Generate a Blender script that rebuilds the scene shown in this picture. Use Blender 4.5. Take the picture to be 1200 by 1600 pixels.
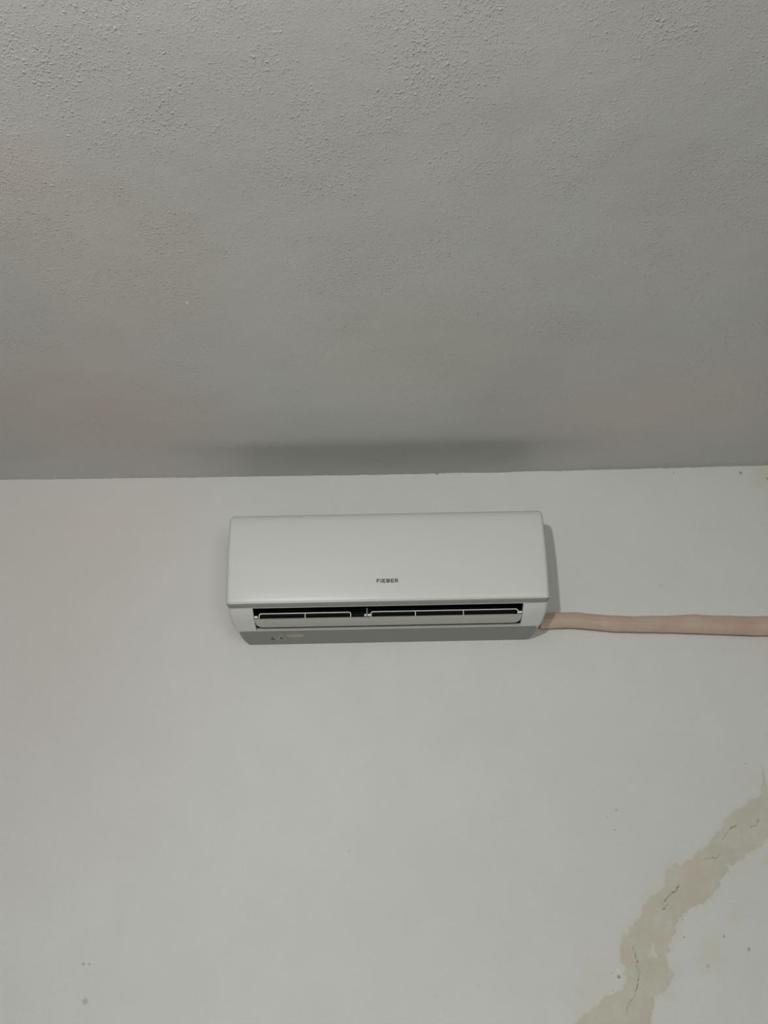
import bpy, bmesh, math
import numpy as np
from mathutils import Vector, Matrix

C = bpy.context.scene.collection
for o in list(bpy.data.objects):
    bpy.data.objects.remove(o)

# ------------------------------------------------------------------ camera
FPX, PITCH, ROLL = 1156.0, 22.0, -1.12      # focal length in px of 1600, degrees
CAM = Vector((0.0, 0.0, 1.75))
cd = bpy.data.cameras.new('camera')
cd.sensor_fit = 'VERTICAL'; cd.sensor_height = 36.0
cd.lens = 36.0 * FPX / 1600.0
cam = bpy.data.objects.new('camera', cd); C.objects.link(cam)
ROT = Matrix.Rotation(math.radians(90 + PITCH), 4, 'X') @ Matrix.Rotation(math.radians(ROLL), 4, 'Z')
cam.matrix_world = Matrix.Translation(CAM) @ ROT
bpy.context.scene.camera = cam

# ------------------------------------------------------------------ view, world, lights
sc = bpy.context.scene
sc.view_settings.view_transform = 'Standard'
sc.view_settings.look = 'None'
sc.view_settings.gamma = 1
sc.view_settings.use_curve_mapping = False
sc.view_settings.exposure = 0.07
w = bpy.data.worlds.new('world'); sc.world = w; w.use_nodes = True
w.node_tree.nodes['Background'].inputs[0].default_value = (0.6, 0.65, 0.6, 1)
w.node_tree.nodes['Background'].inputs[1].default_value = 0.0

D = 1.98            # distance camera - air conditioner wall
HC = 1.75 + 0.918   # ceiling height
ROOM = (-2.3, 2.7, -2.8)   # left wall x, right wall x, rear wall y

ld = bpy.data.lights.new('assumed_lamp_light', 'POINT'); ld.energy = 86; ld.shadow_soft_size = 0.035  # assumed small lamp, unseen, placed to suit the sharp cast shadow
ld.color = (1.0, 0.985, 0.94)
lamp = bpy.data.objects.new('assumed_lamp_light', ld); C.objects.link(lamp)
lamp.location = (-0.53, -0.80, 2.12)
ad = bpy.data.lights.new('rear_fill_light', 'AREA'); ad.shape = 'RECTANGLE'; ad.size = 1.8; ad.size_y = 1.3  # unseen soft fill light added near the rear wall; no window is built
ad.energy = 38; ad.color = (0.93, 1.0, 0.97)
al = bpy.data.objects.new('rear_fill_light', ad); C.objects.link(al)
al.location = (1.0, ROOM[2] + 0.05, 1.8); al.rotation_euler = (math.radians(90), 0, math.radians(8))
# unseen fill light added low by the wall under the unit, aimed upward
ud = bpy.data.lights.new('low_fill_light', 'AREA'); ud.shape = 'RECTANGLE'; ud.size = 1.5; ud.size_y = 0.28
ud.energy = 5.2; ud.color = (1.0, 0.97, 0.92)
ul = bpy.data.objects.new('low_fill_light', ud); C.objects.link(ul)
ul.location = (0.05, 1.82, 0.30); ul.rotation_euler = (math.radians(180), 0, 0)

# ------------------------------------------------------------------ measuring help: photo px -> point on the wall plane
R3 = ROT.to_3x3()
def on_wall(u, v, off=0.0):
    d = R3 @ Vector(((u - 600) / FPX, (800 - v) / FPX, -1.0))
    t = (D - off - CAM.y) / d.y
    return CAM + d * t
def on_ceiling(u, v):
    d = R3 @ Vector(((u - 600) / FPX, (800 - v) / FPX, -1.0))
    return CAM + d * ((HC - CAM.z) / d.z)
RI = np.array(R3.transposed())
def to_px(P):
    q = (P - np.array(CAM)) @ RI.T
    return 600 + FPX * q[:, 0] / -q[:, 2], 800 - FPX * q[:, 1] / -q[:, 2]

# ------------------------------------------------------------------ node helpers
class NT:
    def __init__(s, name):
        s.m = bpy.data.materials.new(name); s.m.use_nodes = True
        s.t = s.m.node_tree; s.b = s.t.nodes['Principled BSDF']
    def n(s, kind, **kw):
        nd = s.t.nodes.new(kind)
        for k, v in kw.items():
            if isinstance(k, str) and k.startswith('i_'):
                nd.inputs[k[2:].replace('_', ' ')].default_value = v
            else: setattr(nd, k, v)
        return nd
    def l(s, a, b): s.t.links.new(a, b)
    def math(s, op, a, b=None, clamp=False):
        nd = s.t.nodes.new('ShaderNodeMath'); nd.operation = op; nd.use_clamp = clamp
        for i, v in enumerate((a, b)):
            if v is None: continue
            if isinstance(v, (int, float)): nd.inputs[i].default_value = v
            else: s.l(v, nd.inputs[i])
        return nd.outputs[0]
    def noise(s, vec, scale, detail=2, rough=0.5, dist=0.0):
        nd = s.n('ShaderNodeTexNoise'); nd.inputs['Scale'].default_value = scale
        nd.inputs['Detail'].default_value = detail; nd.inputs['Roughness'].default_value = rough
        nd.inputs['Distortion'].default_value = dist
        s.l(vec, nd.inputs['Vector']); return nd.outputs['Fac']
    def ramp(s, v, a, b, lo=0.0, hi=1.0):
        nd = s.n('ShaderNodeMapRange'); nd.interpolation_type = 'SMOOTHSTEP'
        for i, q in zip((1, 2, 3, 4), (a, b, lo, hi)): nd.inputs[i].default_value = q
        s.l(v, nd.inputs[0]); return nd.outputs[0]
    def mix(s, fac, a, b):
        nd = s.n('ShaderNodeMix'); nd.data_type = 'RGBA'
        for i, v in ((0, fac), (6, a), (7, b)):
            if isinstance(v, (int, float)): nd.inputs[i].default_value = v
            elif isinstance(v, tuple): nd.inputs[i].default_value = (*v, 1)
            else: s.l(v, nd.inputs[i])
        return nd.outputs[2]
    def bump(s, h, strength, dist, prev=None):
        nd = s.n('ShaderNodeBump'); nd.inputs['Strength'].default_value = strength
        nd.inputs['Distance'].default_value = dist; s.l(h, nd.inputs['Height'])
        if prev is not None: s.l(prev, nd.inputs['Normal'])
        return nd.outputs[0]
    def near(s, pos, c, r, soft=0.4, sz=1.0):
        """1 within about r of the point c, edge softened"""
        sub = s.n('ShaderNodeVectorMath', operation='SUBTRACT'); s.l(pos, sub.inputs[0]); sub.inputs[1].default_value = c
        scl = s.n('ShaderNodeVectorMath', operation='MULTIPLY'); s.l(sub.outputs[0], scl.inputs[0]); scl.inputs[1].default_value = (1, 1, sz)
        ln = s.n('ShaderNodeVectorMath', operation='LENGTH'); s.l(scl.outputs[0], ln.inputs[0])
        return s.ramp(ln.outputs['Value'], r * (1 - soft), r * (1 + soft), 1.0, 0.0)

def plain(name, col, rough=0.5, spec=0.5, metal=0.0, bump=None):
    q = NT(name)
    q.b.inputs['Base Color'].default_value = (*col, 1)
    q.b.inputs['Roughness'].default_value = rough
    q.b.inputs['Specular IOR Level'].default_value = spec
    q.b.inputs['Metallic'].default_value = metal
    if bump:
        tc = q.n('ShaderNodeTexCoord')
        q.l(q.bump(q.noise(tc.outputs['Object'], bump[0], 3), bump[1], bump[2]), q.b.inputs['Normal'])
    return q.m

WALL_COL = (0.66, 0.665, 0.64)
def wall_material(name, patch=False):
    q = NT(name)
    g = q.n('ShaderNodeNewGeometry').outputs['Position']
    big = q.ramp(q.noise(g, 1.6, 3, 0.55), 0.3, 0.7)
    col = q.mix(big, (0.68, 0.68, 0.665), (0.71, 0.715, 0.705))
    mot = q.ramp(q.noise(g, 9, 4, 0.6), 0.35, 0.7)
    col = q.mix(q.math('MULTIPLY', mot, 0.25), col, (0.63, 0.645, 0.625))
    # soft pinkish and yellowish tints, the wide left one darker too
    for (u, v, r, c, k) in ((150, 790, .26, (.66, .575, .545), .32), (40, 1000, .42, (.57, .52, .50), .40), (1195, 745, .035, (.66, .6, .45), .5),
                            (1190, 1010, .05, (.7, .6, .52), .25)):
        p = on_wall(u, v)
        col = q.mix(q.math('MULTIPLY', q.near(g, tuple(p), r, 0.9), k), col, c)
    # small chips, dots and scuffs
    wob = q.noise(g, 260, 2)
    wn = q.n('ShaderNodeTexNoise'); wn.inputs['Scale'].default_value = 190; q.l(g, wn.inputs['Vector'])
    ws = q.n('ShaderNodeVectorMath', operation='SUBTRACT'); q.l(wn.outputs['Color'], ws.inputs[0]); ws.inputs[1].default_value = (.5, .5, .5)
    wk = q.n('ShaderNodeVectorMath', operation='SCALE'); q.l(ws.outputs[0], wk.inputs[0]); wk.inputs['Scale'].default_value = 0.007
    wa = q.n('ShaderNodeVectorMath', operation='ADD'); q.l(g, wa.inputs[0]); q.l(wk.outputs[0], wa.inputs[1]); gw = wa.outputs[0]
    spots = [(130, 1506, .0032, (.42, .42, .39)), (140, 1506, .0032, (.46, .46, .43)), (133, 1565, .0075, (.52, .49, .41)),
             (963, 1266, .0022, (.36, .35, .32)), (960, 1297, .0022, (.33, .32, .29)), (948, 1276, .0015, (.4, .39, .36)),
             (1069, 1465, .0022, (.24, .22, .19)), (1131, 1463, .0035, (.42, .4, .36)), (1170, 1483, .0042, (.40, .38, .34)),
             (1106, 1509, .0048, (.44, .42, .37)), (1165, 1193, .0022, (.32, .36, .28)), (1199, 748, .003, (.2, .25, .1)),
             (1125, 1381, .0020, (.2, .18, .15)), (1124, 1383, .0018, (.22, .2, .17)), (1066, 1437, .002, (.22, .2, .17)), (966, 1517, .0045, (.78, .78, .74)),
             (967, 1526, .0040, (.12, .11, .09)), (958, 1548, .002, (.3, .29, .26)), (956, 1520, .0018, (.32, .3, .27)),
             (1033, 915, .0018, (.4, .39, .36)), (704, 762, .002, (.36, .36, .33)), (683, 741, .004, (.38, .36, .32)), (46, 775, .0025, (.5, .48, .45)),
             (1157, 739, .0045, (.30, .28, .25)), (1053, 739, .003, (.40, .37, .33)), (545, 1330, .002, (.5, .5, .47)), (300, 1200, .0015, (.48, .48, .45))]
    for (u, v, r, c) in spots:
        p = on_wall(u, v)
        m = q.math('MULTIPLY', q.near(gw, tuple(p), r * .9, 0.35), q.ramp(wob, 0.3, 0.55, 0.45, 1.0))
        col = q.mix(m, col, c)
    fine = q.noise(g, 330, 3, 0.6)
    mid = q.noise(g, 70, 3, 0.6)
    h = q.math('ADD', q.math('MULTIPLY', fine, 0.5), q.math('MULTIPLY', mid, 0.6))
    nrm = q.bump(h, 0.42, 0.003)
    nrm = q.bump(q.noise(g, 7, 3), 0.35, 0.01, nrm)
    if patch:
        at = q.n('ShaderNodeAttribute', attribute_name='finish')
        sep = q.n('ShaderNodeSeparateColor'); q.l(at.outputs['Color'], sep.inputs[0])
        r, gr, bl = sep.outputs[0], sep.outputs[1], sep.outputs[2]
        col = q.mix(gr, col, (0.655, 0.645, 0.545))
        v2 = q.ramp(q.noise(g, 22, 4, 0.6), 0.3, 0.7)
        pc = q.mix(v2, (0.565, 0.55, 0.465), (0.62, 0.605, 0.52))
        pc = q.mix(at.outputs['Alpha'], pc, (0.605, 0.525, 0.46))
        col = q.mix(r, col, pc)
        col = q.mix(bl, col, (0.27, 0.25, 0.21))
        hh = q.math('SUBTRACT', q.math('MULTIPLY', r, 0.5), bl)
        nrm = q.bump(hh, 0.3, 0.0015, nrm)
    q.l(col, q.b.inputs['Base Color'])
    q.b.inputs['Roughness'].default_value = 0.6
    q.b.inputs['Specular IOR Level'].default_value = 0.3
    q.l(nrm, q.b.inputs['Normal'])
    return q.m

def ceiling_material():
    q = NT('ceiling_paint')
    g = q.n('ShaderNodeNewGeometry').outputs['Position']
    big = q.ramp(q.noise(g, 2.2, 3, 0.55), 0.3, 0.7)
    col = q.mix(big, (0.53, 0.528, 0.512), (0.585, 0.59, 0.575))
    for (u, v, r, c, k) in ((150, 640, .25, (.62, .50, .47), .40), (960, 650, .20, (.70, .61, .57), .35), (1160, 620, .2, (.72, .66, .62), .4), (190, 420, .17, (.62, .57, .46), .30),
                            (640, 560, .2, (.60, .60, .50), .25), (10, 260, .08, (.62, .52, .48), .3), (1100, 380, .12, (.62, .56, .50), .2)):
        p = on_ceiling(u, v)
        col = q.mix(q.math('MULTIPLY', q.near(g, tuple(p), r, 0.9), k), col, c)
    p = on_ceiling(292, 473)
    col = q.mix(q.near(g, tuple(p), .0028, .3), col, (.95, .95, .92))
    # knobbly stipple: small raised crumbs gathered in drifts
    clump = q.ramp(q.noise(g, 6, 4, 0.65), 0.38, 0.68, 0.25, 1.0)
    def dots(scale, lo, keep):
        wv = q.n('ShaderNodeVectorMath', operation='ADD'); q.l(g, wv.inputs[0])
        nz = q.n('ShaderNodeTexNoise'); nz.inputs['Scale'].default_value = 120; q.l(g, nz.inputs['Vector'])
        sc_ = q.n('ShaderNodeVectorMath', operation='SCALE'); q.l(nz.outputs['Color'], sc_.inputs[0]); sc_.inputs['Scale'].default_value = 0.006
        q.l(sc_.outputs[0], wv.inputs[1])
        vo = q.n('ShaderNodeTexVoronoi'); vo.inputs['Scale'].default_value = scale; q.l(wv.outputs[0], vo.inputs['Vector'])
        sp = q.n('ShaderNodeSeparateColor'); q.l(vo.outputs['Color'], sp.inputs[0])
        on = q.math('GREATER_THAN', q.math('ADD', sp.outputs[0], q.math('MULTIPLY', clump, 0.35)), keep)
        return q.math('MULTIPLY', q.math('MULTIPLY', q.ramp(vo.outputs['Distance'], 0.04, lo, 1.0, 0.0), on), q.math('ADD', sp.outputs[1], 0.3))
    h = q.math('ADD', q.math('MULTIPLY', dots(230, .48, .62), 0.45), q.math('MULTIPLY', dots(130, .42, .92), 0.8))
    h = q.math('ADD', h, q.math('MULTIPLY', q.ramp(q.noise(g, 190, 3, .6), .5, .8), .45))
    h = q.math('MULTIPLY', h, clump)
    nrm = q.bump(q.noise(g, 380, 3, 0.6), 0.22, 0.002)
    nrm = q.bump(h, 0.6, 0.0026, nrm)
    nrm = q.bump(q.noise(g, 5, 3), 0.4, 0.012, nrm)
    q.l(nrm, q.b.inputs['Normal'])
    q.l(col, q.b.inputs['Base Color'])
    q.b.inputs['Roughness'].default_value = 0.42
    q.b.inputs['Specular IOR Level'].default_value = 0.4
    return q.m

M_WALL = wall_material('wall_paint')
M_PATCH = wall_material('wall_repair', True)
M_CEIL = ceiling_material()
M_SIDE = plain('side_wall_paint', (0.26, 0.25, 0.235), 0.7, 0.3, bump=(60, .2, .003))
M_FLOOR = plain('floor_tile', (0.07, 0.062, 0.055), 0.4, 0.4, bump=(3, .1, .002))
M_PLASTIC = plain('white_plastic', (0.645, 0.66, 0.64), 0.36, 0.45, bump=(900, .04, .0004))
M_CASE = plain('casing_plastic', (0.60, 0.612, 0.59), 0.42, 0.4, bump=(900, .04, .0004))
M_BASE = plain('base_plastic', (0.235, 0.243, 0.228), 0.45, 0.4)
M_GRILLE = plain('grille_dark', (0.03, 0.03, 0.03), 0.6, 0.3)
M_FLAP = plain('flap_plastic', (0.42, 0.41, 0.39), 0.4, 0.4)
M_FRAMEP = plain('rib_plastic', (0.78, 0.79, 0.77), 0.35, 0.5)
M_DARK = plain('duct_black', (0.012, 0.013, 0.013), 0.5, 0.3)
M_FAN = plain('fan_dark', (0.05, 0.06, 0.06), 0.35, 0.5)
M_GREY = plain('bracket_grey', (0.22, 0.22, 0.22), 0.5, 0.4)
M_SEAM_SHADE = plain('seam_shade_grey', (0.27, 0.28, 0.27), 0.5, 0.4)
M_INK = plain('logo_ink', (0.008, 0.008, 0.008), 0.35, 0.5)
M_LABD = plain('label_dark', (0.10, 0.10, 0.09), 0.6)
M_LABY = plain('label_yellow', (0.42, 0.38, 0.20), 0.6)
M_LABT = plain('label_tan', (0.38, 0.36, 0.29), 0.6)

# ------------------------------------------------------------------ mesh helpers
def link(name, verts, faces, mat, parent=None, smooth=True, loc=None):
    me = bpy.data.meshes.new(name); me.from_pydata([tuple(v) for v in verts], [], faces); me.update()
    bm = bmesh.new(); bm.from_mesh(me); bmesh.ops.recalc_face_normals(bm, faces=bm.faces); bm.to_mesh(me); bm.free()
    me.materials.append(mat)
    o = bpy.data.objects.new(name, me); C.objects.link(o)
    if smooth:
        for p in me.polygons: p.use_smooth = True
        try: me.set_sharp_from_angle(angle=math.radians(35))
        except Exception: pass
    if parent: o.parent = parent
    return o
def box(name, lo, hi, mat, parent=None, bev=0.0):
    bm = bmesh.new(); bmesh.ops.create_cube(bm, size=1)
    for v in bm.verts:
        for i in range(3): v.co[i] = lo[i] + (v.co[i] + 0.5) * (hi[i] - lo[i])
    if bev: bmesh.ops.bevel(bm, geom=bm.edges, offset=bev, segments=3, affect='EDGES')
    me = bpy.data.meshes.new(name); bm.to_mesh(me); bm.free(); me.materials.append(mat)
    o = bpy.data.objects.new(name, me); C.objects.link(o)
    if parent: o.parent = parent
    return o
def struct(o): o['kind'] = 'structure'; return o
def add_boxes(verts, faces, lo, hi):
    n = len(verts)
    for k in range(8): verts.append(tuple((hi if (k >> i) & 1 else lo)[i] for i in range(3)))
    for f in ((0, 1, 3, 2), (4, 6, 7, 5), (0, 4, 5, 1), (2, 3, 7, 6), (0, 2, 6, 4), (1, 5, 7, 3)): faces.append(tuple(n + i for i in f))

def vnoise(x, y, seed):
    """smooth 2-D value noise, -1..1"""
    rs = np.random.RandomState(seed); T = rs.uniform(-1, 1, (256, 256))
    xi = np.floor(x).astype(int); yi = np.floor(y).astype(int); fx = x - xi; fy = y - yi
    fx = fx * fx * (3 - 2 * fx); fy = fy * fy * (3 - 2 * fy)
    a = T[xi % 256, yi % 256]; b = T[(xi + 1) % 256, yi % 256]; c = T[xi % 256, (yi + 1) % 256]; d = T[(xi + 1) % 256, (yi + 1) % 256]
    return (a * (1 - fx) + b * fx) * (1 - fy) + (c * (1 - fx) + d * fx) * fy
def fbm(x, y, seed, octs=3):
    s = 0; a = 1.0
    for k in range(octs): s = s + a * vnoise(x * 2 ** k, y * 2 ** k, seed + k); a *= 0.5
    return s

# ------------------------------------------------------------------ room shell
X0, X1, YB = ROOM
wall = struct(box('wall_front', (X0 - .15, D, 0), (X1 + .15, D + .15, HC + .2), M_WALL))
struct(box('wall_left', (X0 - .15, YB, 0), (X0, D, HC + .2), M_SIDE))
struct(box('wall_right', (X1, YB, 0), (X1 + .15, D, HC + .2), M_SIDE))
struct(box('wall_back', (X0 - .15, YB - .15, 0), (X1 + .15, YB, HC + .2), M_SIDE))
struct(box('floor', (X0 - .15, YB - .15, -.1), (X1 + .15, D + .15, 0), M_FLOOR))

# ceiling: the plaster sags a little along the wall and its edge is ragged
xs = np.concatenate([[X0, -1.8, -1.45], np.arange(-1.35, 1.4, 0.007), [1.5, 1.9, X1]])
ys = np.concatenate([[D + .003, D - .0005, D - .006, D - .02, D - .05, D - .12, D - .25, D - .5], np.linspace(D - .9, YB, 8)])
V = []; F = []
for j, y in enumerate(ys):
    fade = max(0.0, 1 - (D - y) / 0.6)
    rag = 1.0 if y > D - .002 else (0.35 if y > D - .01 else 0.0)
    e = .0045 * np.clip(xs, -1.3, 1.3) ** 2 + .002 * np.clip(-xs, 0, 1.3)
    z = HC + fade * e + rag * (0.0014 * fbm(xs * 9, xs * 0, 5, 3) + 0.0014 * np.abs(fbm(xs * 60, xs * 0 + 3, 9, 2)))
    V += [(float(a), float(y), float(b)) for a, b in zip(xs, z)]
n = len(xs); m = len(ys)
for j in range(m - 1):
    for i in range(n - 1): F.append((j * n + i, j * n + i + 1, (j + 1) * n + i + 1, (j + 1) * n + i))
k0 = len(V)
# upper side of the slab
V += [(X0, D + .003, HC + .15), (X1, D + .003, HC + .15), (X1, YB, HC + .15), (X0, YB, HC + .15)]
F.append((k0, k0 + 1, k0 + 2, k0 + 3))
F.append(tuple([k0 + 1, k0] + list(range(0, n))))
F.append(tuple([k0 + 3, k0 + 2] + list(range(m * n - 1, (m - 1) * n - 1, -1))))
F.append(tuple([k0, k0 + 3] + [(m - 1 - j) * n for j in range(m)]))
F.append(tuple([k0 + 2, k0 + 1] + [j * n + n - 1 for j in range(m)]))
ceil = struct(link('ceiling', V, F, M_CEIL))

# ------------------------------------------------------------------ plaster repair with cracks, low on the right of the wall
def cr(pts): return np.array([(850 + a / 3.4286, 1140 + b / 3.4286) for a, b in pts])
OUT = cr([(1165, 350), (1110, 375), (1050, 415), (1000, 440), (965, 475), (945, 520), (920, 560), (880, 600), (830, 650), (790, 690),
          (760, 712), (700, 718), (655, 750), (640, 800), (645, 835), (600, 870), (560, 905), (530, 950), (515, 1000), (470, 1040), (440, 1075),
          (420, 1120), (408, 1180), (415, 1240), (440, 1300), (430, 1350), (400, 1390), (340, 1430), (290, 1480), (220, 1530), (165, 1577),
          (90, 1640), (500, 1700), (575, 1577), (570, 1500), (590, 1430), (650, 1390), (690, 1320), (680, 1270), (665, 1200), (690, 1120), (715, 1030),
          (760, 985), (820, 930), (890, 910), (930, 850), (940, 800), (980, 760), (975, 720), (1040, 700), (1090, 670), (1140, 640),
          (1165, 620), (1200, 580), (1330, 480), (1430, 300), (1480, 100), (1330, 60), (1250, 180), (1185, 215), (1165, 300)])
def sdf(poly, u, v):
    n = len(poly); dmin = np.full(u.shape, 1e9); ins = np.zeros(u.shape, bool)
    for i in range(n):
        ax, ay = poly[i]; bx, by = poly[(i + 1) % n]
        ex, ey = bx - ax, by - ay
        t = np.clip(((u - ax) * ex + (v - ay) * ey) / (ex * ex + ey * ey + 1e-9), 0, 1)
        dmin = np.minimum(dmin, np.hypot(u - ax - t * ex, v - ay - t * ey))
        c = ((ay > v) != (by > v)) & (u < (bx - ax) * (v - ay) / (by - ay + 1e-12) + ax)
        ins ^= c
    return np.where(ins, dmin, -dmin)
def seg(poly, u, v):
    dmin = np.full(u.shape, 1e9)
    for (ax, ay), (bx, by) in zip(poly[:-1], poly[1:]):
        ex, ey = bx - ax, by - ay
        t = np.clip(((u - ax) * ex + (v - ay) * ey) / (ex * ex + ey * ey + 1e-9), 0, 1)
        dmin = np.minimum(dmin, np.hypot(u - ax - t * ex, v - ay - t * ey))
    return dmin
def sst(x, a, b):
    t = np.clip((x - a) / (b - a), 0, 1); return t * t * (3 - 2 * t)
pa = on_wall(800, 1150); pb = on_wall(1280, 1640)
GS = 0.0013
gx = np.arange(pa.x, pb.x, GS); gz = np.arange(pb.z, pa.z, GS)
GX, GZ = np.meshgrid(gx, gz); shp = GX.shape
P = np.stack([GX.ravel(), np.full(GX.size, D), GZ.ravel()], 1)
U, Vv = to_px(P)
rough = 3.2 * fbm(U / 9, Vv / 9, 21, 4) + 2.2 * fbm(U / 26, Vv / 26, 31, 2)
dd = sdf(OUT, U, Vv) + rough
patch = sst(dd, -2.2, 2.6)
for isl, s in ((cr([(580, 1140), (545, 1225), (605, 1225)]), 1.2), (cr([(665, 1005), (645, 1040), (655, 1060), (690, 1040)]), .5), (cr([(640, 1310), (660, 1325), (690, 1305)]), .5)):
    patch *= 1 - s * 0.85 * sst(sdf(isl, U, Vv) + 0.5 * rough, -1.5, 1.5).clip(0, 1) / max(s, 1)
def blob(cx, cy, rx, ry, ang=0):
    x, y = 850 + cx / 3.4286, 1140 + cy / 3.4286
    c, s = math.cos(ang), math.sin(ang)
    a = ((U - x) * c + (Vv - y) * s) / (rx / 3.4286); b = (-(U - x) * s + (Vv - y) * c) / (ry / 3.4286)
    return np.clip(1 - np.hypot(a, b) + 0.28 * fbm(U / 22, Vv / 22, 77, 4), 0, 1)
halo = 0.75 * sst(dd, -9, -1)
for a in ((290, 1300, 160, 150), (230, 1450, 150, 110, .6), (1050, 720, 90, 70), (1030, 980, 80, 180), (900, 1200, 110, 140), (690, 760, 110, 60, -.7), (1130, 250, 120, 130),
          (640, 1420, 80, 60), (700, 1290, 60, 80), (930, 860, 60, 60), (560, 880, 110, 50, -.8), (1190, 700, 80, 90)):
    halo = np.maximum(halo, 0.6 * sst(blob(*a), .05, .75))
halo = np.clip(halo, 0, 1) * (0.75 + .25 * np.clip(fbm(U / 12, Vv / 12, 55, 3), -1, 1))
pink = np.zeros_like(U)
for a in ((790, 850, 170, 110, -.7), (760, 700, 80, 70), (560, 960, 80, 70), (600, 1120, 120, 60), (1195, 240, 60, 60), (440, 1200, 60, 80), (180, 1570, 60, 40), (540, 1550, 80, 60)):
    pink = np.maximum(pink, sst(blob(*a), .0, .9) * 0.75)
crack = np.zeros_like(U)
wx = 1.1 * fbm(U / 3.5, Vv / 3.5, 91, 2); wy = 1.1 * fbm(U / 3.5, Vv / 3.5, 97, 2)
for pts, wd in (([(1150, 480), (1140, 510), (1110, 520)], .55), ([(1030, 515), (990, 535), (970, 570), (950, 590)], .6),
                ([(950, 665), (920, 685), (870, 690), (840, 700)], .45), ([(725, 830), (700, 870), (670, 885), (645, 920)], .8),
                ([(660, 940), (640, 960)], .6), ([(480, 1165), (492, 1220), (495, 1260), (510, 1300), (500, 1380), (485, 1430), (450, 1470), (440, 1520)], .6)):
    q = seg(cr(pts), U + wx, Vv + wy)
    crack = np.maximum(crack, (1 - sst(q, wd * 0.5, wd * 1.9)) * (0.7 + 0.3 * np.sign(fbm(U / 9, Vv / 9, 101, 2))))
for (a, b, r) in ((648, 917, 1.6), (655, 940, 1.2), (502, 1238, 2.2), (462, 1107, 1.0)):
    q = np.hypot(U - 850 - a / 3.4286 + wx, Vv - 1140 - b / 3.4286 + wy); crack = np.maximum(crack, .8 * (1 - sst(q, r * .4, r * 1.2)))
keep = (np.maximum(patch, halo) > 0.015).reshape(shp)
cell = keep[:-1, :-1] & keep[1:, :-1] & keep[:-1, 1:] & keep[1:, 1:]
idx = -np.ones(shp, int); used = np.zeros(shp, bool)
for a, b in ((0, 0), (1, 0), (0, 1), (1, 1)): used[a:shp[0] - 1 + a, b:shp[1] - 1 + b] |= cell
idx[used] = np.arange(used.sum())
jj, ii = np.nonzero(cell)
quads = np.stack([idx[jj, ii], idx[jj, ii + 1], idx[jj + 1, ii + 1], idx[jj + 1, ii]], 1).astype(np.int32)
uf = used.ravel()
co = P[uf].copy(); co[:, 1] -= 0.00025 + 0.0007 * patch[uf] + 0.00015 * halo[uf]
me = bpy.data.meshes.new('plaster_patch')
me.vertices.add(len(co)); me.vertices.foreach_set('co', co.astype(np.float32).ravel())
me.loops.add(quads.size); me.loops.foreach_set('vertex_index', quads.ravel())
me.polygons.add(len(quads)); me.polygons.foreach_set('loop_start', np.arange(0, quads.size, 4, dtype=np.int32))
me.polygons.foreach_set('use_smooth', np.ones(len(quads), bool))
me.update(calc_edges=True)
at = me.color_attributes.new('finish', 'FLOAT_COLOR', 'POINT')
at.data.foreach_set('color', np.stack([patch[uf], halo[uf], crack[uf], pink[uf]], 1).astype(np.float32).ravel())
me.materials.append(M_PATCH)
po = bpy.data.objects.new('plaster_patch', me); C.objects.link(po); po.parent = wall
po['label'] = 'beige plaster repair with hairline cracks on the white wall'

# ------------------------------------------------------------------ air conditioner
AX = float(on_wall(607, 1000).x) ; AZ = CAM.z + 0.4256
ac = bpy.data.objects.new('air_conditioner', None); C.objects.link(ac)
ac.location = (AX, D, AZ); ac.empty_display_size = 0.1
ac['label'] = 'white wall-mounted split air conditioner below the ceiling with its louver open'
ac['category'] = 'air conditioner'
# side profile, from the top at the wall round the front to the bottom at the wall: depth from wall, height, half width
PROF = [(0.000, .294, .408), (.060, .302, .409), (.120, .3045, .410), (.150, .3035, .411), (.168, .299, .4115), (.180, .289, .411), (.188, .272, .4095),
        (.194, .245, .4085), (.198, .215, .4075), (.2, .175, .4065), (.2, .135, .4055), (.1995, .100, .4045), (.1985, .075, .404), (.1970, .0568, .4035)]
LOWER = [(.1930, .0535, .4025), (.1840, .0508, .402), (.1775, .0480, .4015), (.1730, .0430, .4015), (.160, .0330, .401), (.138, .0215, .3985), (.110, .0088, .394)]
BASE = [(.107, .0078, .393), (.060, .0015, .388), (.020, -.0035, .383), (.006, -.0030, .381), (.0, .001, .380)]
def fine(rows, k=3):
    """Catmull-Rom refinement of profile rows"""
    r = [np.array(a) for a in rows]; out = []
    for i in range(len(r) - 1):
        p0 = r[max(i - 1, 0)]; p1 = r[i]; p2 = r[i + 1]; p3 = r[min(i + 2, len(r) - 1)]
        for s in range(k):
            t = s / k
            out.append(0.5 * ((2 * p1) + (-p0 + p2) * t + (2 * p0 - 5 * p1 + 4 * p2 - p3) * t * t + (-p0 + 3 * p1 - 3 * p2 + p3) * t ** 3))
    out.append(r[-1]); return out
def normals(rows):
    q = [r[:2] for r in rows]; N = []
    for i in range(len(q)):
        t = q[min(i + 1, len(q) - 1)] - q[max(i - 1, 0)]; t = t / (np.linalg.norm(t) + 1e-9)
        nv = np.array([-t[1], t[0]])
        N.append(nv)
    return N
top = fine(PROF, 4)
low = fine(LOWER, 3)
base = fine(BASE, 3)
rows = top + low + base
N = normals(rows)
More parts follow.
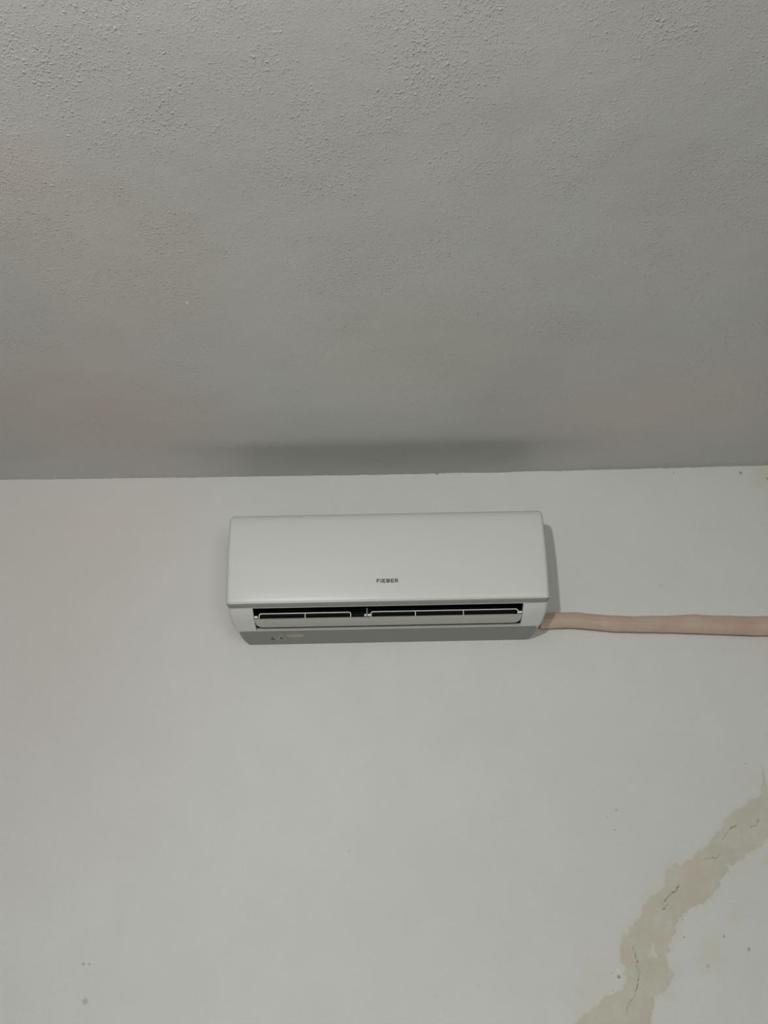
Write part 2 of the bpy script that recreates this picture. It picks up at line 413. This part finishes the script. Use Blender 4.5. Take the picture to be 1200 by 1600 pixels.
# outward = away from the middle of the section
for i, r in enumerate(rows):
    if np.dot(N[i], r[:2] - np.array([.09, .15])) < 0: N[i] = -N[i]
RB = 0.011
ANG = [0, 12, 25, 38, 50, 62, 73, 83, 90]
XO = 0.3385                     # half width of the outlet
def section_col(i, sgn, a, off=0.0, inset=0.0):
    """point on row i on the rounded end at angle a (0 = where the rounding starts, 90 = end face)"""
    d, h, hw = rows[i]; a = math.radians(a)
    x = hw - inset - RB * (1 - math.sin(a)); drop = RB * (1 - math.cos(a)) - off
    p = rows[i][:2] - N[i] * drop
    return (sgn * x, -max(p[0], 0.0), p[1])
cols = [(-1, a) for a in reversed(ANG)] + [('c', -1), ('c', -.5), ('c', 0), ('c', .5), ('c', 1)] + [(1, a) for a in ANG]
c_open = [k for k, c in enumerate(cols) if c == ('c', -1) or c == ('c', -.5) or c == ('c', 0) or c == ('c', .5)]
r_open0 = len(top) + 5; r_open1 = len(top) + len(low) - 1
V = []
for i in range(len(rows)):
    for c in cols:
        if c[0] == 'c': V.append((XO * c[1], -rows[i][0], rows[i][1]))
        else: V.append(section_col(i, c[0], c[1]))
nc = len(cols); F = []
for i in range(len(rows) - 1):
    for k in range(nc - 1):
        if r_open0 <= i < r_open1 and k in c_open: continue
        F.append((i * nc + k, i * nc + k + 1, (i + 1) * nc + k + 1, (i + 1) * nc + k))
for k in (0, nc - 1): F.append(tuple(i * nc + k for i in range(len(rows))))
F.append(tuple(list(range(nc)) + [(len(rows) - 1) * nc + k for k in range(nc - 1, -1, -1)]))
# lining of the outlet, a few millimetres deep
i0 = r_open0 * nc; i1 = r_open1 * nc
ka, kb = c_open[0], c_open[-1] + 1
ring = [i0 + k for k in range(ka, kb + 1)] + [i * nc + kb for i in range(r_open0 + 1, r_open1)] + [i1 + k for k in range(kb, ka - 1, -1)] + [i * nc + ka for i in range(r_open1 - 1, r_open0, -1)]
nb = len(V)
for q in ring:
    x, y, z = V[q]; V.append((x, y + 0.006, z + 0.008))
for k in range(len(ring)):
    k2 = (k + 1) % len(ring); F.append((ring[k], ring[k2], nb + k2, nb + k))
casing = link('casing', V, F, M_CASE, ac)

# front panel: skin that stands proud of the casing and ends in a rolled lower lip
ptop = list(range(6, len(top) - 1))
def panel_loop(i, off):
    out = []
    for c in cols:
        if c[0] == 'c': p = rows[i][:2] + N[i] * off; out.append((XO * c[1], -p[0], p[1]))
        elif c[1] <= 62: out.append(section_col(i, c[0], c[1], off, 0.001))
    return out
V = []; F = []
nrow = 0; pc = 0
seq = [(ptop[0], 0.0003)] + [(i, 0.0026) for i in ptop[1:-1]] + [(ptop[-1], 0.0018), (ptop[-1], 0.0004)]
for (i, off) in seq:
    L = panel_loop(i, off); pc = len(L); V += L; nrow += 1
for r in range(nrow - 1):
    for k in range(pc - 1): F.append((r * pc + k, r * pc + k + 1, (r + 1) * pc + k + 1, (r + 1) * pc + k))
nb = len(V)
for i, off in seq: V += panel_loop(i, -0.0005)
for r in range(nrow - 1):
    for k in range(pc - 1): F.append((nb + r * pc + k + 1, nb + r * pc + k, nb + (r + 1) * pc + k, nb + (r + 1) * pc + k + 1))
for r in range(nrow - 1):
    for k in (0, pc - 1): F.append((r * pc + k, (r + 1) * pc + k, nb + (r + 1) * pc + k, nb + r * pc + k))
for k in range(pc - 1):
    for r in (0, nrow - 1): F.append((r * pc + k, r * pc + k + 1, nb + r * pc + k + 1, nb + r * pc + k))
panel = link('front_panel', V, F, M_PLASTIC, ac)

# seam and lip below the panel: grey strip paints in the lip's shade
V = []; F = []
gi = list(range(len(top) - 1, len(top) + 5))
for i in gi:
    for c in cols:
        if c[0] == 'c': V.append((XO * c[1], -(rows[i][0] + .0003), rows[i][1]))
        elif c[1] <= 83: V.append(section_col(i, c[0], c[1], .0003))
gc = len(V) // len(gi); nb = len(V)
V += [(x, y + .0006, z + .0003) for x, y, z in V]
for b_ in (0, nb):
    for r_ in range(len(gi) - 1):
        for k in range(gc - 1): F.append((b_ + r_ * gc + k, b_ + r_ * gc + k + 1, b_ + (r_ + 1) * gc + k + 1, b_ + (r_ + 1) * gc + k))
seam = link('panel_seam_shade', V, F, M_SEAM_SHADE, ac)

# base tray under the casing, darker grey than it, with rounded front corners
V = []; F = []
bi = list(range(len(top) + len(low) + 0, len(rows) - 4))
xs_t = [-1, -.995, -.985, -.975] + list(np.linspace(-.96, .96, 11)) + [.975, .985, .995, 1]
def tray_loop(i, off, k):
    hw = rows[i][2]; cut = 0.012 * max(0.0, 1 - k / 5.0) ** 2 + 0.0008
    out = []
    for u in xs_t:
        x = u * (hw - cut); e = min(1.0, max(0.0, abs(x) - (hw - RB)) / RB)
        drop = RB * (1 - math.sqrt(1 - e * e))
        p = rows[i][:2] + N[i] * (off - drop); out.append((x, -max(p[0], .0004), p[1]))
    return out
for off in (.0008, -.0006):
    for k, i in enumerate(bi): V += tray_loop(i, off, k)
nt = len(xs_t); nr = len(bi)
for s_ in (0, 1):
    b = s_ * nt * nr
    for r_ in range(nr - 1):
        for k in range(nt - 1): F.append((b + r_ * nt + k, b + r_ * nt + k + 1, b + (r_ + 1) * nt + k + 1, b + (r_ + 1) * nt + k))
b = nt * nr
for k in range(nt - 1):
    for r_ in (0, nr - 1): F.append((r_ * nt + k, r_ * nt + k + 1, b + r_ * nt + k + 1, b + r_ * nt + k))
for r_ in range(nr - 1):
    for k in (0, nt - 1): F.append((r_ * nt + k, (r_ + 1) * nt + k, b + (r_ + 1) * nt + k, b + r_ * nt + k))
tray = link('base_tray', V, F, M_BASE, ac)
tray['label'] = 'underside, darker grey than the casing'

# intake grille let into the top
V = []; F = []
add_boxes(V, F, (-.36, -.150, .3012), (.36, -.012, .3050))
for k in range(23):
    y = -.147 + k * .006
    add_boxes(V, F, (-.36, y, .3050), (.36, y + .0022, .3068))
link('intake_grille', V, F, M_GRILLE, ac, smooth=False)

# outlet duct and fan
V = []; F = []
def duct_prof():
    return [(.1775, .0488), (.150, .085), (.110, .105), (.055, .100), (.045, .060), (.075, .030), (.1060, .0165)]
dp = duct_prof()
for s in (-1, 1):
    for d, h in dp: V.append((s * (XO - .001), -d, h))
n = len(dp)
for k in range(n - 1): F.append((k, k + 1, n + k + 1, n + k))
F.append(tuple(range(n))); F.append(tuple(range(n, 2 * n)))
link('outlet_duct', V, F, M_DARK, ac, smooth=False)
V = []; F = []; NB = 28
for k in range(NB):
    a = 2 * math.pi * k / NB; a2 = a + .22
    for r, an in ((.020, a), (.033, a2), (.0342, a2 + .03), (.0212, a + .05)):
        for s in (-1, 1): V.append((s * (XO - .012), -(.098 + r * math.cos(an)), .068 + r * math.sin(an)))
    b = k * 8
    for f in ((0, 1, 3, 2), (2, 3, 5, 4), (4, 5, 7, 6), (6, 7, 1, 0), (0, 2, 4, 6), (1, 3, 5, 7)): F.append(tuple(b + t for t in f))
link('fan', V, F, M_FAN, ac, smooth=False)

# louver: curved blade with rounded lower corners
la = np.array([(.1510, .0262), (.1440, .0222), (.1360, .0186), (.1280, .0156), (.1215, .0136)]) + np.array([0, .0012])
ln_ = []
for i in range(len(la)):
    t = la[min(i + 1, len(la) - 1)] - la[max(i - 1, 0)]; t /= np.linalg.norm(t); nv = np.array([-t[1], t[0]]); nv = nv if nv[1] < 0 else -nv
    ln_.append(nv)
hwL = [.3375, .3368, .3352, .3315, .3230]
V = []; F = []
xsL = [-1, -.97, -.5, 0, .5, .97, 1]
for side in (1, 0):
    for i in range(len(la)):
        p = la[i] + ln_[i] * (0.0012 if side else -0.0022)
        for a in xsL: V.append((a * hwL[i], -p[0], p[1]))
R_, C_ = len(la), len(xsL)
for s in (0, 1):
    b = s * R_ * C_
    for i in range(R_ - 1):
        for k in range(C_ - 1): F.append((b + i * C_ + k, b + i * C_ + k + 1, b + (i + 1) * C_ + k + 1, b + (i + 1) * C_ + k))
b = R_ * C_
for k in range(C_ - 1):
    F.append((k, k + 1, b + k + 1, b + k)); q = (R_ - 1) * C_; F.append((q + k, q + k + 1, b + q + k + 1, b + q + k))
for i in range(R_ - 1):
    for k in (0, C_ - 1): F.append((i * C_ + k, (i + 1) * C_ + k, b + (i + 1) * C_ + k, b + i * C_ + k))
louver = link('louver', V, F, M_FLAP, ac)

# guide frames standing on the inner edge of the blade
def hoop(x0, x1, divs, z0=.0290, z1=.0425, d0=.1475, d1=.1535, t=.0019, r=.006):
    V = []; F = []
    outer = [(x0, z0)]; inner = [(x0 + t, z0)]
    for k in range(7):
        a = math.pi - k / 6 * math.pi / 2
        outer.append((x0 + r + r * math.cos(a), z1 - r + r * math.sin(a))); inner.append((x0 + r + (r - t) * math.cos(a), z1 - r + (r - t) * math.sin(a)))
    for k in range(7):
        a = math.pi / 2 - k / 6 * math.pi / 2
        outer.append((x1 - r + r * math.cos(a), z1 - r + r * math.sin(a))); inner.append((x1 - r + (r - t) * math.cos(a), z1 - r + (r - t) * math.sin(a)))
    outer.append((x1, z0)); inner.append((x1 - t, z0))
    n = len(outer)
    for d in (d0, d1):
        for (x, z) in outer: V.append((x, -d, z))
        for (x, z) in inner: V.append((x, -d, z))
    for k in range(n - 1):
        F += [(k, k + 1, n + k + 1, n + k), (2 * n + k, 3 * n + k, 3 * n + k + 1, 2 * n + k + 1), (k, 2 * n + k, 2 * n + k + 1, k + 1), (n + k, n + k + 1, 3 * n + k + 1, 3 * n + k)]
    for k in (0, n - 1): F.append((k, n + k, 3 * n + k, 2 * n + k))
    for x in divs: add_boxes(V, F, (x - t / 2, -d1 + .0002, z0), (x + t / 2, -d0 - .0002, z1 - t * .5))
    return link('guide_frame', V, F, M_FRAMEP, louver, smooth=False)
hoop(-.3265, -.0935, [-.2095])
hoop(-.0440, .3285, [.0690, .1900])
# pivots and the middle support
box('support_bracket', (-.0545, -.157, .0275), (-.0515, -.149, .0520), M_GREY, ac, .0006)
def knob(x0, x1):
    V = []; F = []; n = 14
    for x in (x0, x1):
        for k in range(n):
            a = 2 * math.pi * k / n; V.append((x, -.1525 + .0030 * math.cos(a), .0335 + .0030 * math.sin(a)))
    for k in range(n): F.append((k, (k + 1) % n, n + (k + 1) % n, n + k))
    F.append(tuple(range(n))); F.append(tuple(range(n, 2 * n)))
    link('pivot', V, F, M_FRAMEP, louver)
knob(-.0510, -.0445); knob(.329, .3372); knob(-.3372, -.329); knob(-.0600, -.0550)

# lettering on the panel, following its surface
def panel_frame(h):
    for i in range(len(top) - 1):
        if top[i][1] >= h > top[i + 1][1] and top[i][0] > .15:
            t = (top[i][1] - h) / (top[i][1] - top[i + 1][1])
            return top[i][:2] * (1 - t) + top[i + 1][:2] * t, N[i]
def lettering():
    H = .0098; W = .0087; ST = .0022; Z0 = .1025
    g = {'F': [(0, 0, ST, H), (0, H - ST, W * .88, H), (0, H * .5 - ST * .45, W * .78, H * .5 + ST * .45)],
         'I': [(0, 0, ST, H)],
         'E': [(0, 0, ST, H), (0, H - ST, W * .92, H), (0, 0, W * .92, ST), (0, H * .5 - ST * .45, W * .84, H * .5 + ST * .45)]}
    word = 'FIEBER'; x = 0; V = []; F = []
    adv = {'F': .0098, 'I': .0044, 'E': .0102, 'B': .0108, 'R': .0098}
    total = sum(adv[c] for c in word); x = -.0000 - total / 2 + .0005
    def bx(x0, z0, x1, z1):
        p0, nv = panel_frame(Z0 + z0); p1, _ = panel_frame(Z0 + z1); n = len(V)
        for off in (.0024, .0031):
            for (xx, p) in ((x0, p0), (x1, p0), (x1, p1), (x0, p1)): q = p + nv * off; V.append((xx, -q[0], q[1]))
        for f in ((0, 1, 2, 3), (4, 5, 6, 7), (0, 1, 5, 4), (1, 2, 6, 5), (2, 3, 7, 6), (3, 0, 4, 7)): F.append(tuple(n + t for t in f))
    def poly(pts):
        n = len(V); m = len(pts)
        for off in (.0024, .0031):
            for (xx, zz) in pts: p, nv = panel_frame(Z0 + zz); q = p + nv * off; V.append((xx, -q[0], q[1]))
        F.append(tuple(range(n, n + m))); F.append(tuple(range(n + m, n + 2 * m)))
        for k in range(m): F.append((n + k, n + (k + 1) % m, n + m + (k + 1) % m, n + m + k))
    def arc(cx, cz, rx, rz, st):
        K = 8
        for k in range(K):
            a0 = math.pi / 2 - math.pi * k / K; a1 = math.pi / 2 - math.pi * (k + 1) / K
            poly([(cx + rx * math.cos(a0), cz + rz * math.sin(a0)), (cx + rx * math.cos(a1), cz + rz * math.sin(a1)),
                  (cx + (rx - st) * math.cos(a1), cz + (rz - st) * math.sin(a1)), (cx + (rx - st) * math.cos(a0), cz + (rz - st) * math.sin(a0))])
    for c in word:
        if c in g:
            for (a, b, cc, d) in g[c]: bx(x + a, b, x + cc, d)
        else:
            bx(x, 0, x + ST, H)
            mid = H * .5
            if c == 'B':
                for z0, z1 in ((0, mid + ST * .4), (mid - ST * .4, H)):
                    rz = (z1 - z0) / 2; rx = rz * .95; ex = x + W - rx
                    bx(x, z1 - ST, ex, z1); bx(x, z0, ex, z0 + ST); arc(ex, (z0 + z1) / 2, rx, rz, ST)
            else:
                z0, z1 = mid - ST * .8, H; rz = (z1 - z0) / 2; ex = x + W * .95 - rz
                bx(x, z1 - ST, ex, z1); bx(x, z0, ex, z0 + ST); arc(ex, (z0 + z1) / 2, rz, rz, ST)
                poly([(x + W * .42, z0 + ST * .4), (x + W * .72, z0 + ST * .4), (x + W * 1.0, 0), (x + W * .70, 0)])
        x += adv[c]
    o = link('logo_lettering', V, F, M_INK, panel, smooth=False)
    o['label'] = 'small black capital lettering near the lower edge of the panel'
lettering()

# warning labels under the left end of the base
def base_pt(x, t, off=.0004):
    """point on the underside; t runs from the front edge (0) to the wall (1)"""
    k = t * (len(base) - 1); i = min(int(k), len(base) - 2); f = k - i
    p = base[i] * (1 - f) + base[i + 1] * f; nv = N[len(top) + len(low) + i]
    return (x, -(p[0] + nv[0] * off), p[1] + nv[1] * off)
def decal(name, pts, mat):
    n = len(pts); V = [base_pt(x, t, .0012) for x, t in pts] + [base_pt(x, t, .0006) for x, t in pts]
    F = [tuple(range(n)), tuple(range(n, 2 * n))] + [(k, (k + 1) % n, n + (k + 1) % n, n + k) for k in range(n)]
    o = link(name, V, F, mat, tray, smooth=False); return o
def tri(x0, x1, t0, t1, m, name): decal(name, [(x0, t1), ((x0 + x1) / 2, t0), (x1, t1)], m)
tri(-.3105, -.2985, .22, .33, M_LABD, 'warning_symbol')
tri(-.2935, -.2680, .14, .34, M_LABY, 'warning_symbol')
tri(-.2885, -.2730, .20, .32, M_LABD, 'warning_symbol')
decal('caution_text', [(-.264, .14), (-.222, .14), (-.222, .24), (-.264, .24)], M_LABT)

# ------------------------------------------------------------------ wrapped pipe bundle along the wall
def pipe_material():
    q = NT('pipe_wrap')
    tc = q.n('ShaderNodeTexCoord'); ob = tc.outputs['Object']
    f = q.ramp(q.noise(ob, 14, 4, 0.6), 0.3, 0.7)
    col = q.mix(f, (0.53, 0.395, 0.322), (0.595, 0.46, 0.378))
    blot = q.ramp(q.noise(ob, 40, 3, 0.6), 0.5, 0.75)
    col = q.mix(q.math('MULTIPLY', blot, 0.35), col, (0.50, 0.40, 0.32))
    q.l(col, q.b.inputs['Base Color']); q.b.inputs['Roughness'].default_value = 0.5
    q.l(q.bump(q.noise(ob, 90, 4, 0.6), 0.35, 0.004), q.b.inputs['Normal'])
    return q.m
TOPE = [(800, 958), (840, 957), (870, 957), (900, 956.5), (940, 961), (990, 963), (1040, 962), (1085, 960), (1130, 962), (1200, 963), (1300, 965)]
BOTE = [(800, 982), (850, 982), (890, 980.5), (920, 983), (960, 987), (1010, 987.5), (1100, 990), (1150, 992), (1200, 993), (1300, 995)]
def interp(t, u): return float(np.interp(u, [a for a, b in t], [b for a, b in t]))
us = np.linspace(843, 1300, 150)
rings = []
for u in us:
    r0 = .021
    a = on_wall(u, interp(TOPE, u), r0); b = on_wall(u, interp(BOTE, u), r0)
    r = (a.z - b.z) / 2; rings.append(((a.x + b.x) / 2, (a.z + b.z) / 2, r))
rings.append((X1 - .001, rings[-1][1] - .02, .026))
# smooth the measured line
arr = np.array(rings[:-1])
ker = np.ones(9) / 9
for c in (1, 2):
    pad = np.pad(arr[:, c], 4, mode='edge'); arr[:, c] = np.convolve(pad, ker, 'valid')
rings = [tuple(a) for a in arr] + [rings[-1]]
V = []; F = []; K = 28; x00 = rings[0][0]
for (x, z, r) in rings:
    for k in range(K):
        a = 2 * math.pi * k / K
        ph = ((x - x00) / 0.062 + k / K * 0.9) % 1.0
        rr = r * (1 + 0.020 * (ph - 0.5)) + 0.0007 * float(fbm(np.array([x * 35.]), np.array([k * .5]), 3, 2)[0])
        ry = min(rr, .0215) 
        ca, sa = math.cos(a), math.sin(a); dm = 1 / (abs(ca) + abs(sa)); kk = 0.42 if sa < 0 else 0.0
        sy = sa * ((1 - kk) + kk * dm); cz = ca * ((1 - kk) + kk * dm) - (0.10 * sa * sa if sa < 0 else 0)
        V.append((x, D - 0.0222 + ry * sy, z + rr * cz))
for i in range(len(rings) - 1):
    for k in range(K): F.append((i * K + k, i * K + (k + 1) % K, (i + 1) * K + (k + 1) % K, (i + 1) * K + k))
F.append(tuple(range(K))); F.append(tuple(range((len(rings) - 1) * K, len(rings) * K)))
pipe = link('pipe_bundle', V, F, pipe_material())
pipe['label'] = 'pinkish beige tape-wrapped pipe running along the wall from the air conditioner to the right'
pipe['category'] = 'pipe'
